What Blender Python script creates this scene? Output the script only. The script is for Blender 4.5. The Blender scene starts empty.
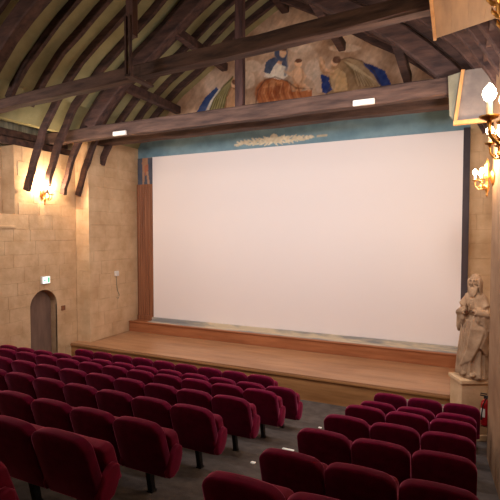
import bpy, bmesh, math, random
from mathutils import Vector, Matrix, noise
random.seed(7)
S = bpy.context.scene
C = S.collection
EZ = 3.2                      # eye height above the flat floor in front of the stage
YAW, PITCH, FPX = math.radians(24.6), math.radians(-2.2), 443.0

# ------------------------------------------------------------------ camera
cd = bpy.data.cameras.new('camera'); cam = bpy.data.objects.new('camera', cd); C.objects.link(cam)
cd.sensor_width = 36; cd.lens = FPX / 500 * 36; cd.clip_start = .05
cam.location = (0, 0, EZ); cam.rotation_euler = (math.pi/2 + PITCH, 0, YAW)
S.camera = cam
# ------------------------------------------------------------------ world and lights
w = bpy.data.worlds.new('world'); S.world = w; w.use_nodes = True
w.node_tree.nodes['Background'].inputs[0].default_value = (1, .85, .7, 1)
w.node_tree.nodes['Background'].inputs[1].default_value = .05
S.view_settings.view_transform = 'Standard'; S.view_settings.look = 'None'
S.view_settings.exposure = 0; S.view_settings.gamma = 1; S.view_settings.use_curve_mapping = False

def area(name, loc, target, sx, sy, power, col, spread=180):
    l = bpy.data.lights.new(name, 'AREA'); l.shape = 'RECTANGLE'; l.size = sx; l.size_y = sy
    l.energy = power; l.color = col; l.spread = math.radians(spread)
    o = bpy.data.objects.new(name, l); C.objects.link(o); o.location = loc
    o.rotation_euler = (Vector(target) - Vector(loc)).to_track_quat('-Z', 'Y').to_euler()
    return o
def point(name, loc, power, col, r=.04):
    l = bpy.data.lights.new(name, 'POINT'); l.energy = power; l.color = col; l.shadow_soft_size = r
    o = bpy.data.objects.new(name, l); C.objects.link(o); o.location = loc
    return o
WARM = (1, .72, .46)
# added area light behind the nearest tie beam, no fixture; brightens screen and stage
area('screen_fill', (-4.1, 5.75, 5.16), (-4.0, 10.3, 1.9), 7.5, .25, 170, (1, .93, .93))
# two unseen area lights added by the side walls to brighten the screen end
area('side_fill', (-8.5, 3.0, 4.6), (-2.0, 10.4, 3.0), .5, .3, 55, (1, .93, .93))
area('side_fill', (.46, 5.25, 4.4), (-5.0, 10.4, 3.0), .5, .3, 120, (1, .93, .93))
# unseen point light added high over the rear rows to lift the roof
point('roof_fill', (-4.0, 1.3, 6.6), 95, (1, .80, .64), .25)
# extra warm point lights added by the left wall as fill, without sconces
for y in (1.6, -1.6):
    point('sconce_or_fill_lamp', (-8.45, y, 4.35), 22, WARM, .08)

# ------------------------------------------------------------------ materials
def lin(c):
    return tuple(((v/255)/12.92 if v/255 <= .04045 else ((v/255+.055)/1.055)**2.4) for v in c)
def rgba(c): return tuple(lin(c)) + (1,)
MATS = {}
def mat(name, c1, c2=None, rough=.7, scale=(3, 3, 3), detail=6, bump=0., bscale=None, rnd=0., metal=0., sheen=0., spec=.4,
        contrast=(.35, .65), bdist=.02, stint=None):
    m = bpy.data.materials.new(name); m.use_nodes = True; MATS[name] = m
    nt = m.node_tree; N = nt.nodes; L = nt.links; b = N['Principled BSDF']
    b.inputs['Roughness'].default_value = rough; b.inputs['Metallic'].default_value = metal
    b.inputs['Specular IOR Level'].default_value = spec
    if sheen:
        b.inputs['Sheen Weight'].default_value = sheen; b.inputs['Sheen Roughness'].default_value = .3
        b.inputs['Sheen Tint'].default_value = (stint or (1, .22, .42)) + (1,)
    tc = N.new('ShaderNodeTexCoord'); mp = N.new('ShaderNodeMapping'); mp.inputs['Scale'].default_value = scale
    L.new(tc.outputs['Object'], mp.inputs['Vector'])
    no = N.new('ShaderNodeTexNoise'); no.inputs['Scale'].default_value = 1; no.inputs['Detail'].default_value = detail
    no.inputs['Roughness'].default_value = .6
    L.new(mp.outputs[0], no.inputs['Vector'])
    cr = N.new('ShaderNodeValToRGB')
    cr.color_ramp.elements[0].position, cr.color_ramp.elements[1].position = contrast
    cr.color_ramp.elements[0].color = rgba(c1); cr.color_ramp.elements[1].color = rgba(c2 or c1)
    L.new(no.outputs['Fac'], cr.inputs[0])
    out = cr.outputs[0]
    if rnd:
        oi = N.new('ShaderNodeObjectInfo'); hs = N.new('ShaderNodeHueSaturation')
        mr = N.new('ShaderNodeMapRange'); mr.inputs['To Min'].default_value = 1-rnd; mr.inputs['To Max'].default_value = 1+rnd
        L.new(oi.outputs['Random'], mr.inputs['Value']); L.new(mr.outputs[0], hs.inputs['Value']); L.new(out, hs.inputs['Color'])
        out = hs.outputs[0]
    L.new(out, b.inputs['Base Color'])
    if bump:
        n2 = N.new('ShaderNodeTexNoise'); n2.inputs['Detail'].default_value = 5
        m2 = N.new('ShaderNodeMapping'); m2.inputs['Scale'].default_value = bscale or scale
        L.new(tc.outputs['Object'], m2.inputs['Vector']); L.new(m2.outputs[0], n2.inputs['Vector']); n2.inputs['Scale'].default_value = 1
        bp = N.new('ShaderNodeBump'); bp.inputs['Strength'].default_value = bump; bp.inputs['Distance'].default_value = bdist
        L.new(n2.outputs['Fac'], bp.inputs['Height']); L.new(bp.outputs[0], b.inputs['Normal'])
    return m
def emat(name, col, strength):
    m = bpy.data.materials.new(name); m.use_nodes = True; MATS[name] = m
    b = m.node_tree.nodes['Principled BSDF']
    b.inputs['Base Color'].default_value = tuple(col) + (1,); b.inputs['Emission Color'].default_value = tuple(col) + (1,)
    b.inputs['Emission Strength'].default_value = strength
    # faint procedural mottling of the glass
    n = m.node_tree.nodes.new('ShaderNodeTexNoise'); r = m.node_tree.nodes.new('ShaderNodeMapRange')
    r.inputs['To Min'].default_value = .25; r.inputs['To Max'].default_value = .4
    m.node_tree.links.new(n.outputs['Fac'], r.inputs['Value']); m.node_tree.links.new(r.outputs[0], b.inputs['Roughness'])
    return m
def paintmat(name):
    m = bpy.data.materials.new(name); m.use_nodes = True; MATS[name] = m
    nt = m.node_tree; b = nt.nodes['Principled BSDF']; b.inputs['Roughness'].default_value = .85; b.inputs['Specular IOR Level'].default_value = .2
    a = nt.nodes.new('ShaderNodeVertexColor'); a.layer_name = 'paint'
    tc = nt.nodes.new('ShaderNodeTexCoord'); n = nt.nodes.new('ShaderNodeTexNoise'); n.inputs['Scale'].default_value = 5; n.inputs['Detail'].default_value = 8
    nt.links.new(tc.outputs['Object'], n.inputs['Vector'])
    mr = nt.nodes.new('ShaderNodeMapRange'); mr.inputs['To Min'].default_value = .7; mr.inputs['To Max'].default_value = 1.25
    nt.links.new(n.outputs['Fac'], mr.inputs['Value'])
    hs = nt.nodes.new('ShaderNodeHueSaturation'); nt.links.new(mr.outputs[0], hs.inputs['Value']); nt.links.new(a.outputs['Color'], hs.inputs['Color'])
    nt.links.new(hs.outputs[0], b.inputs['Base Color'])
    return m

STONE = mat('limestone', (198, 162, 122), (222, 190, 150), .9, (2.2, 2.2, 2.2), 8, .35, (14, 14, 14), .02)
MORTAR = mat('mortar', (186, 150, 112), (208, 176, 138), .95, (4, 4, 4), 6, .3, (20, 20, 20))
PLAST = mat('rough_plaster', (146, 112, 82), (172, 138, 106), .9, (1.5, 1.5, 2.5), 8, .3, (10, 10, 10))
OLIVE = mat('olive_plaster', (130, 124, 86), (156, 149, 108), .95, (1.5, 1.5, 1.5), 6, .2, (12, 12, 12), .06)
GREYB = mat('grey_boards', (120, 116, 98), (160, 155, 132), .9, (2, 12, 1), 5, .2, None, .08)
OAK = mat('dark_oak', (50, 33, 30), (88, 61, 52), .75, (2, 9, 9), 7, .4, (3, 24, 24), .08)
OAKX = mat('weathered_oak', (58, 41, 36), (104, 78, 66), .8, (1.2, 9, 9), 7, .5, (2, 26, 26), .04)
OAKZ = mat('oak_post', (56, 36, 34), (96, 66, 60), .75, (9, 9, 1.2), 7, .4, (24, 24, 3), .05)
STAGE = mat('stage_boards', (158, 114, 80), (186, 140, 102), .36, (.7, 4, 4), 7, .08, (1, 30, 30), 0)
FASC = mat('stage_fascia', (134, 92, 52), (172, 124, 78), .55, (.8, 8, 8), 7, .1, (1, 30, 30))
PANEL = mat('reddish_panel', (122, 74, 48), (162, 106, 72), .5, (24, 6, .6), 6, .1, (20, 20, 2))
SILLM = mat('sill_wood', (142, 84, 50), (178, 114, 74), .5, (.8, 8, 8), 7, .1, (1, 30, 30))
MARB = mat('marbled_paint', (150, 148, 146), (214, 198, 172), .6, (1.1, 5, 5), 3, 0, None, 0, contrast=(.42, .58))
SCREEN = mat('projection_screen', (243, 234, 230), (244, 235, 231), .9, (.3, .3, .3), 0, 0, spec=.1)
VELVET = mat('crimson_velvet', (86, 3, 37), (104, 4, 46), .85, (9, 9, 9), 4, .12, (60, 60, 60), .09, sheen=.9, spec=.12, bdist=.004)
PIPE = mat('velvet_edge', (104, 5, 42), (122, 8, 50), .8, (9, 9, 9), 4, .1, (60, 60, 60), .08, sheen=.7, spec=.2, bdist=.004)
BLACK = mat('black_metal', (20, 19, 20), (32, 30, 31), .45, (6, 6, 6), 4, .05)
IRON = mat('wrought_iron', (64, 46, 42), (92, 68, 60), .6, (8, 8, 8), 5, .2, metal=.4)
CARPET = mat('grey_carpet', (82, 74, 70), (104, 95, 90), .98, (5, 5, 5), 8, .4, (90, 90, 90), spec=.1)
STAT = mat('statue_stone', (140, 112, 86), (178, 148, 118), .85, (5, 5, 5), 8, .25, (30, 30, 30))
BOOKM = mat('pale_stone', (214, 196, 170), (236, 222, 200), .85, (8, 8, 8), 6, .15)
GOLD = mat('gilded_brass', (196, 138, 70), (228, 178, 104), .32, (14, 14, 14), 5, .15, metal=.9)
IVORY = mat('ivory_candle', (236, 220, 190), (244, 232, 208), .5, (8, 8, 8), 3)
WHITE = mat('white_plastic', (226, 220, 210), (238, 233, 225), .5, (6, 6, 6), 3)
REDP = mat('red_enamel', (140, 14, 22), (156, 20, 26), .3, (5, 5, 5), 3)
PLY = mat('pale_plywood', (140, 104, 72), (172, 134, 96), .6, (7, 1, 7), 7, .1)
PLYE = mat('plywood_edge', (196, 140, 82), (214, 164, 108), .6, (9, 9, 2), 6, .1)
GREYP = mat('grey_panel', (110, 100, 96), (140, 128, 120), .7, (3, 3, 3), 6, .1)
DOORM = mat('door_wood', (112, 88, 76), (138, 110, 94), .6, (8, 8, 1.2), 6, .1)
DARKP = mat('dark_paint', (52, 46, 52), (74, 64, 68), .7, (4, 4, 1), 5, .1)
BULB = emat('warm_bulb', (1, .84, .6), 45)
EXITM = emat('exit_face', (.86, 1, .95), 1.3)
GREEN = emat('exit_green', (.02, .5, .22), .5)
STRIP = emat('aisle_lamp', (1, .93, .82), .22)
PAINT = paintmat('mural_paint')

# ------------------------------------------------------------------ helpers
def mesh(name, v, f):
    me = bpy.data.meshes.new(name); me.from_pydata([tuple(p) for p in v], [], f); me.update(); return me
def obj(name, me, m=None, parent=None, loc=None, rot=None, smooth=False):
    if isinstance(me, bmesh.types.BMesh):
        b = me; me = bpy.data.meshes.new(name); bmesh.ops.recalc_face_normals(b, faces=b.faces); b.to_mesh(me); b.free()
    if m and not me.materials: me.materials.append(m)
    if smooth:
        me.polygons.foreach_set('use_smooth', [True]*len(me.polygons))
        me.update()
    o = bpy.data.objects.new(name, me); C.objects.link(o)
    if parent: o.parent = parent
    if loc: o.location = loc
    if rot: o.rotation_euler = rot
    return o
def tag(o, label, cat, group=None):
    o['label'] = label; o['category'] = cat
    if group: o['group'] = group
    return o
def struct(name, me, m):
    o = obj(name, me, m); o['kind'] = 'structure'; return o
def thing(name, label, cat, loc=(0, 0, 0), rz=0, group=None):
    o = bpy.data.objects.new(name, None); C.objects.link(o); o.location = loc; o.rotation_euler = (0, 0, rz); o.empty_display_size = .1
    return tag(o, label, cat, group)
def box(bm, x0, x1, y0, y1, z0, z1, M=None):
    vs = [bm.verts.new((x, y, z)) for x in (x0, x1) for y in (y0, y1) for z in (z0, z1)]
    if M is not None:
        for v_ in vs: v_.co = M @ v_.co
    for q in ((0, 1, 3, 2), (4, 6, 7, 5), (0, 4, 5, 1), (2, 3, 7, 6), (0, 2, 6, 4), (1, 5, 7, 3)):
        bm.faces.new([vs[i] for i in q])
    return vs
def bx(*a, bevel=0, seg=2):
    b = bmesh.new(); box(b, *a)
    if bevel: bmesh.ops.bevel(b, geom=b.edges[:], offset=bevel, segments=seg, affect='EDGES', profile=.5)
    return b
def prism(bm, poly, axis, a, b):
    """extrude a 2-d polygon along an axis ('x': poly in yz, 'y': poly in xz, 'z': poly in xy)"""
    def P(p, t):
        return {'x': (t, p[0], p[1]), 'y': (p[0], t, p[1]), 'z': (p[0], p[1], t)}[axis]
    A = [bm.verts.new(P(p, a)) for p in poly]; B = [bm.verts.new(P(p, b)) for p in poly]
    bm.faces.new(A); bm.faces.new(B[::-1])
    n = len(poly)
    for i in range(n): bm.faces.new((A[i], B[i], B[(i+1) % n], A[(i+1) % n]))
    return A, B
def tube(bm, pts, r, n=8, cap=True):
    pts = [Vector(p) for p in pts]; rs = r if isinstance(r, (list, tuple)) else [r]*len(pts)
    rings = []
    ref = Vector((.13, .31, .94)).normalized()
    for i, p in enumerate(pts):
        t = (pts[min(i+1, len(pts)-1)] - pts[max(i-1, 0)]).normalized()
        s = t.cross(ref)
        if s.length < 1e-3: s = t.cross(Vector((1, 0, 0)))
        s.normalize(); u_ = s.cross(t)
        rings.append([bm.verts.new(p + (s*math.cos(a) + u_*math.sin(a))*rs[i]) for a in [2*math.pi*k/n for k in range(n)]])
    for a, b in zip(rings, rings[1:]):
        for k in range(n): bm.faces.new((a[k], a[(k+1) % n], b[(k+1) % n], b[k]))
    if cap: bm.faces.new(rings[0][::-1]); bm.faces.new(rings[-1])
def lathe(bm, prof, n=16, c=(0, 0, 0)):
    rings = [[bm.verts.new((c[0]+r*math.cos(2*math.pi*k/n), c[1]+r*math.sin(2*math.pi*k/n), c[2]+z)) for k in range(n)] for r, z in prof]
    for a, b in zip(rings, rings[1:]):
        for k in range(n): bm.faces.new((a[k], a[(k+1) % n], b[(k+1) % n], b[k]))
    bm.faces.new(rings[0][::-1]); bm.faces.new(rings[-1])
def ball(bm, c, r, seg=16, ring=10):
    r = r if isinstance(r, (list, tuple)) else (r, r, r)
    bmesh.ops.create_uvsphere(bm, u_segments=seg, v_segments=ring, radius=1, matrix=Matrix.Translation(c) @ Matrix.Diagonal((r[0], r[1], r[2], 1)))
def sweep(bm, pts, side, wdt, hgt, jit=0., seed=0):
    """rectangular timber along pts; side = direction of its width; wdt / hgt may be a pair start,end"""
    side = Vector(side).normalized(); pts = [Vector(p) for p in pts]; rings = []; n = len(pts)
    rn = random.Random(seed)
    for i, p in enumerate(pts):
        t = (pts[min(i+1, n-1)] - pts[max(i-1, 0)]).normalized(); up = side.cross(t).normalized()
        s2 = t.cross(up)
        ring = []
        c = .16
        for a, b in ((-1+c, -1), (1-c, -1), (1, -1+c), (1, 1-c), (1-c, 1), (-1+c, 1), (-1, 1-c), (-1, -1+c)):
            ring.append(bm.verts.new(p + s2*(a*wdt/2 + rn.uniform(-jit, jit)) + up*(b*hgt/2 + rn.uniform(-jit, jit))))
        rings.append(ring)
    for a, b in zip(rings, rings[1:]):
        for k in range(8): bm.faces.new((a[k], a[(k+1) % 8], b[(k+1) % 8], b[k]))
    bm.faces.new(rings[0][::-1]); bm.faces.new(rings[-1])
def seglist(p0, p1, n):
    p0, p1 = Vector(p0), Vector(p1); return [p0.lerp(p1, i/n) for i in range(n+1)]

# pixel -> ray (only used to lay out points on known surfaces)
Rm = cam.rotation_euler.to_matrix()
def ray(u, v): return (Rm @ Vector(((u-250)/FPX, (250-v)/FPX, -1)))
def onY(u, v, Y):
    d = ray(u, v); return Vector((0, 0, EZ)) + d*(Y/d.y)
def proj(p):
    q = Rm.transposed() @ (Vector(p) - Vector((0, 0, EZ))); return 250 + FPX*q.x/-q.z, 250 - FPX*q.y/-q.z

# ------------------------------------------------------------------ floor
FLAT = -.107
def fz(y): return FLAT if y > 7.35 else .045 - .22*(max(y, -.2) - 6.66) + .09*max(0, 3.1 - max(y, -.2))
XL, XR = -8.85, .5           # side walls of the auditorium
SL, SR = -8.4, .75           # side walls of the stage
YP, YB, YS = 8.53, 10.5, 8.3 # pilaster face, screen wall, stage front
ys = [-4, -.2, 1, 2, 3.1, 4, 5, 6, 7.35, 8.0, 10.9]
v = []; f = []
for y in ys: v += [(-9.3, y, fz(y)), (1.2, y, fz(y)), (-9.3, y, fz(y)-.3), (1.2, y, fz(y)-.3)]
for i in range(len(ys)-1):
    a = i*4; b = a+4
    f += [(a, a+1, b+1, b), (a+2, b+2, b+3, a+3), (a, b, b+2, a+2), (a+1, a+3, b+3, b+1)]
f += [(0, 2, 3, 1), (len(v)-4, len(v)-3, len(v)-1, len(v)-2)]
struct('floor', mesh('floor', v, f), CARPET)

# ------------------------------------------------------------------ stone walls
def chamfer_poly(poly, a, b, axis, sgn):
    """stone block: polygon in wall plane, from depth a (in wall) to b (face), face edges eased"""
    bm = bmesh.new(); cx = sum(p[0] for p in poly)/len(poly); cy = sum(p[1] for p in poly)/len(poly)
    def P(p, t): return {'x': (t, p[0], p[1]), 'y': (p[0], t, p[1])}[axis]
    e = .004
    def ins(p, k):
        dx, dy = cx-p[0], cy-p[1]; return (p[0] + math.copysign(min(k, abs(dx)), dx), p[1] + math.copysign(min(k, abs(dy)), dy))
    A = [bm.verts.new(P(p, a)) for p in poly]; B = [bm.verts.new(P(p, b - sgn*e)) for p in poly]; D = [bm.verts.new(P(ins(p, e), b)) for p in poly]
    n = len(poly)
    for q, r in ((A, B), (B, D)):
        for i in range(n): bm.faces.new((q[i], r[i], r[(i+1) % n], q[(i+1) % n]))
    bm.faces.new(A); bm.faces.new(D[::-1])
    return bm
def ashlar(parent, axis, face, sgn, a0, a1, z0, z1, seed, hole=None, hmin=.26, hmax=.36, lmin=.4, lmax=.8, depth=.05, skip=None):
    rn = random.Random(seed); z = z0; J = .0022
    while z < z1 - .05:
        h = min(rn.uniform(hmin, hmax), z1 - z)
        if z1 - z - h < .15: h = z1 - z
        a = a0 - rn.uniform(0, .4)
        while a < a1 - .01:
            l = rn.uniform(lmin, lmax); p, q = max(a, a0), min(a+l, a1)
            if a1 - q < .15: q = a1
            a = q if q == a1 else a + l
            if q - p < .05: continue
            r = (p+J, q-J, z+J, z+h-J)
            if skip and skip(*r): continue
            for poly in (clip_arch(r, hole) if hole else [[(r[0], r[2]), (r[1], r[2]), (r[1], r[3]), (r[0], r[3])]]):
                obj('stone_block', chamfer_poly(poly, face - sgn*depth, face + sgn*rn.uniform(-.002, .003), axis, sgn), STONE, parent)
        z += h
def clip_arch(r, hole):
    y0, y1, spring = hole; R = (y1-y0)/2; c = (y0+y1)/2; top = spring + R
    p, q, z0, z1 = r
    if q <= y0 or p >= y1 or z0 >= top: return [[(p, z0), (q, z0), (q, z1), (p, z1)]]
    def hw(z): return R if z <= spring else math.sqrt(max(R*R - (z-spring)**2, 0))
    zs = sorted(set([z0] + [z0 + (min(z1, top)-z0)*i/6 for i in range(1, 7)]))
    out = []
    for s in (-1, 1):
        lo, hi = (p, min(q, c)) if s < 0 else (max(p, c), q)
        if hi - lo < .02: continue
        edge = []
        for z in zs:
            e = c + s*hw(z); edge.append((min(max(e, lo), hi), z))
        if z1 > top: edge.append(((hi if s < 0 else lo), z1))
        if s < 0: poly = [(lo, z0)] + edge + [(lo, z1)]
        else: poly = [(hi, z0)] + edge + [(hi, z1)]
        cl = []
        for pt in poly:
            if not cl or (abs(pt[0]-cl[-1][0]) + abs(pt[1]-cl[-1][1])) > 1e-4: cl.append(pt)
        if len(cl) > 2 and abs(cl[0][0]-cl[-1][0]) + abs(cl[0][1]-cl[-1][1]) < 1e-4: cl.pop()
        ar = sum(cl[i][0]*cl[(i+1) % len(cl)][1] - cl[(i+1) % len(cl)][0]*cl[i][1] for i in range(len(cl)))
        if len(cl) > 2 and abs(ar) > .004: out.append(cl)
    return out
DY0, DY1, DSP = 7.14, 7.90, 1.46
WT = 5.15                                   # top of the stone side wall
NY, NZ = 6.80, 3.33                         # window niche: near of NY, above NZ
bm = bmesh.new()
XM = XL - .009                              # mortar plane, stones stand proud of it
hw_ = (DY1-DY0)/2; dc = (DY0+DY1)/2
arc = [(dc + hw_*math.cos(t), DSP + hw_*math.sin(t)) for t in [math.pi*i/14 for i in range(15)]]
# wall right of niche, with the arched opening cut as two halves
polyR = [(dc, WT), (YP+.1, WT), (YP+.1, -.3), (DY1, -.3)] + arc[:8]
polyL = [(dc, WT)] + arc[7:] + [(DY0, -.3), (NY, -.3), (NY, WT)]
prism(bm, polyR, 'x', XM-.5, XM); prism(bm, polyL, 'x', XM-.5, XM)
box(bm, XM-.5, XM, -4, NY, -.3, NZ); box(bm, XM-.5, XM-.42, -4, NY, NZ, WT)
box(bm, XM-.5, XM, -4, 4.6, NZ, WT)
wl = struct('wall_left', bm, MORTAR)
ashlar(wl, 'x', XL, 1, 4.9, YP, fz(4.9)-.4, WT, 11, (DY0, DY1, DSP),
       skip=lambda p, q, a, b: (a > NZ-.02 and p < NY-.01))
obj('sill_slab', bx(XM-.42, XL+.02, 4.6, NY, NZ-.02, NZ+.03, bevel=.006), STONE, wl)
# niche jamb stones
ashlar(wl, 'y', NY-.005, -1, XL-.42, XL-.003, NZ+.03, WT, 12, lmin=.2, lmax=.42, depth=.004)
# pilaster and stage side wall
bm = bmesh.new(); box(bm, XL-.4, SL-.012, YP+.012, YB+.4, -.3, WT+.9)
wp = struct('wall_stage_left', bm, MORTAR)
ashlar(wp, 'y', YP, -1, XL, SL, 0, WT+.3, 21, lmin=.22, lmax=.44)
ashlar(wp, 'x', SL, 1, YP, YB, .4, WT+.5, 22)
# right walls
bm = bmesh.new(); box(bm, XR, 1.2, -4, 7.2, -.3, 5.75)
wr = struct('wall_right', bm, PLAST)
bm = bmesh.new(); box(bm, SR+.012, 1.2, 7.2, YB+.4, -.3, 5.9)
ws = struct('wall_stage_right', bm, MORTAR)
ashlar(ws, 'x', SR, -1, 7.2, YB, 0, 5.8, 32)
# back wall
bm = bmesh.new(); box(bm, -9.4, 1.2, -4.3, -4, 0, 9.2); struct('wall_back', bm, PLAST)

# ------------------------------------------------------------------ roof profile
RX = -3.85
PROF = [(4.86, 4.15), (4.70, 4.6), (4.48, 5.1), (4.22, 5.57), (3.88, 6.05), (3.06, 6.82), (2, 7.5), (1.1, 8.15), (0, 8.75)]
def prof_pts(off, w0, n=18):
    """points (w, z) of the roof curve moved outwards by off, from half width w0 to the ridge"""
    # smooth resample
    P = [Vector((a, b)) for a, b in PROF]; out = []
    m = len(P)-1
    for i in range(n+1):
        t = i/n*m; k = min(int(t), m-1); s = t-k
        p0, p1, p2, p3 = P[max(k-1, 0)], P[k], P[k+1], P[min(k+2, m)]
        out.append(.5*((2*p1) + (p2-p0)*s + (2*p0-5*p1+4*p2-p3)*s*s + (3*p1-p0-3*p2+p3)*s**3))
    res = []
    for i, p in enumerate(out):
        t = (out[min(i+1, n)] - out[max(i-1, 0)]).normalized(); nrm = Vector((-t.y, t.x))
        if nrm.x < 0 and i < n: nrm = -nrm
        if i == n: nrm = Vector((0, 1))
        q = p + nrm*off; q.x = max(q.x, 0)
        res.append(q)
    return [p for p in res if p.x <= w0]
# gable wall behind the screen
bm = bmesh.new()
lp = [(RX-p.x, p.y) for p in prof_pts(.25, 4.8)]; rp = [(RX+p.x, p.y) for p in prof_pts(.25, 4.8)][::-1]
poly = [(-9.3, -.3), (-9.3, lp[0][1])] + lp + rp[1:] + [(1.2, rp[-1][1]), (1.2, -.3)]
prism(bm, poly, 'y', YB+.012, YB+.4)
wf = struct('wall_front', bm, MORTAR)
ashlar(wf, 'y', YB, -1, .3, SR, .4, 5.6, 41, lmin=.25, lmax=.5)
# ceiling: outer roof shell, with rafters and plaster panels as parts
OUT = .32
bm = bmesh.new()
for yy in [0]:
    sec = [(-9.4, 4.95)] + [(-9.4, 5.75)] + [(RX-p.x, p.y) for p in prof_pts(OUT, 4.7)] + [(RX+p.x, p.y) for p in prof_pts(OUT, 4.6)][::-1][1:] + [(1.15, 5.6)]
    sec2 = [(x + (-.1 if x < RX else .1), z+.1) for x, z in sec]
    prism(bm, sec + sec2[::-1], 'y', -4.3, YB+.4)
ceil = struct('ceiling', bm, OLIVE)
RY = [2.0 + .5*i for i in range(17)]        # rafter positions
pl = prof_pts(.02, 9); 
for i, y in enumerate(RY):
    foot = 4.1 if y < 6.8 else 9 if y < 8.8 else (4.55 if y < 9.2 else 4.0)
    pts = [(RX-p.x, y + random.uniform(-.02, .02), p.y) for p in prof_pts(.02 + random.uniform(-.03, .02), foot)]
    if i in (6,): pts = pts[2:]
    b = bmesh.new(); sweep(b, pts, (0, 1, 0), random.uniform(.085, .105), random.uniform(.14, .17), .007, i); obj('rafter', b, OAK, ceil)
    pts = [(RX+p.x, y + random.uniform(-.02, .02), p.y) for p in prof_pts(.02, 4.5)]
    b = bmesh.new(); sweep(b, pts, (0, 1, 0), .12, .18, .007, i+50); obj('rafter', b, OAK, ceil)
for i in range(len(RY)):
    y0 = RY[i] + .04; y1 = (RY[i+1] if i+1 < len(RY) else YB+.1) - .04
    for s, w0 in ((-1, 3.95), (1, 4.5)):
        P = prof_pts(.08, w0, 40); Q = prof_pts(.14, w0+.04, 40); m = min(len(P), len(Q)); P, Q = P[-m:], Q[-m:]
        v = []; f = []
        for p, q in zip(P, Q): v += [(RX+s*p.x, y0, p.y), (RX+s*p.x, y1, p.y), (RX+s*q.x, y0, q.y), (RX+s*q.x, y1, q.y)]
        for k in range(m-1):
            a = 4*k; c = a+4
            f += [(a, a+1, c+1, c), (a+2, c+2, c+3, a+3), (a, c, c+2, a+2), (a+1, a+3, c+3, c+1)]
        f += [(0, 2, 3, 1), (4*m-4, 4*m-3, 4*m-1, 4*m-2)]
        obj('plaster_panel', mesh('plaster_panel', v, f), OLIVE, ceil)
for k in range(24):                          # upright grey boards behind the rafter feet
    y = 4.6 + k*.165
    obj('board', bx(-9.26, -9.235 + random.uniform(0, .008), y+.004, y+.161, WT, 6.2), GREYB, ceil)
for x, z, wd in ((-8.98, WT+.08, .17), (-9.16, WT+.3, .14)):
    b = bmesh.new(); sweep(b, seglist((x, 1.5, z), (x, YP+.6, z), 9), (1, 0, 0), wd, .16, .006, 5); obj('wall_plate', b, OAK, ceil)
b = bmesh.new(); sweep(b, seglist((.42, -3, 5.62), (.42, 7.2, 5.62), 9), (1, 0, 0), .16, .16, .006, 6); obj('wall_plate', b, OAK, ceil)
b = bmesh.new(); sweep(b, seglist((RX, -3, 8.72), (RX, YB, 8.72), 9), (1, 0, 0), .2, .2, .006, 7); obj('ridge_beam', b, OAK, ceil)
for s in (-1, 1):                            # purlins between the last truss and the gable
    for wv, z in ((1.5, 7.42), (2.92, 6.5)):
        b = bmesh.new(); sweep(b, seglist((RX+s*wv, 7.9, z), (RX+s*wv, 10.15, z), 4), (1, 0, 0), .16, .2, .006, 8); obj('purlin', b, OAK, ceil)

# ------------------------------------------------------------------ trusses
def principal(y, off, wdt, dep, seed, s, w0, parent, name='principal_rafter'):
    pts = [(RX+s*p.x, y, p.y) for p in prof_pts(off, w0)]
    b = bmesh.new(); sweep(b, pts, (0, 1, 0), wdt, dep, .008, seed); return obj(name, b, OAK, parent)
def beam(name, p0, p1, wdt, hgt, label, m=OAKX, seed=1):
    t = thing(name, label, 'beam', p0)
    b = bmesh.new(); sweep(b, [q - Vector(p0) for q in seglist(p0, p1, 22)], (Vector(p1)-Vector(p0)).cross(Vector((0, 0, 1))), wdt, hgt, .01, seed)
    obj('timber', b, m, t); return t
BZ1, BZ2 = 5.42, 5.34
t1 = beam('tie_beam', (-9.2, 5.62, BZ1+.06), (.5, 4.85, BZ1+.1), .19, .18, 'nearest oak tie beam crossing the whole hall above the seats', seed=3)
def child_world(o, parent): o.matrix_parent_inverse = parent.matrix_basis.inverted(); return o
def inv(o, parent):
    o.matrix_parent_inverse = Matrix.Translation(-Vector(parent.location)); return o
b = bmesh.new(); sweep(b, seglist((-4.09, 5.0, BZ1+.5), (-4.09, 5.0, 8.6), 8), (1, 0, 0), .12, .12, .006, 4); inv(obj('king_post', b, OAKZ, t1), t1)
b = bmesh.new()
for dx in (-.035, .035): box(b, -4.09+dx-.014, -4.09+dx+.014, 4.9, 4.945, BZ1-.06, BZ1+.75)
box(b, -4.14, -4.04, 4.9, 5.42, BZ1-.075, BZ1-.045); inv(obj('iron_strap', b, IRON, t1), t1)
b = bmesh.new(); box(b, -5.62+.02, -5.28, 5.085, 5.11, BZ1+.12, BZ1+.2); 
for s in (-1, 1): inv(principal(5.2, -.28, .22, .3, 60+s, s, 3.85, t1), t1)
t2 = beam('tie_beam', (-9.25, 7.9, BZ2+.14), (.75, 7.67, BZ2+.14), .2, .28, 'weathered oak tie beam below the mural, carrying a post in front of it', seed=5)
b = bmesh.new(); sweep(b, seglist((-3.83, 7.9, BZ2+.2), (-3.83, 7.9, 8.4), 8), (1, 0, 0), .16, .16, .006, 4); inv(obj('king_post', b, OAKZ, t2), t2)
for s in (-1, 1): inv(principal(7.9, -.3, .22, .3, 70+s, s, 3.85, t2), t2)
t3 = beam('wall_beam', (SL, 8.98, 5.62), (SR, 8.88, 5.62), .3, .3, 'rearmost reddish oak beam just above the painted blue frieze', seed=6)

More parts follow.
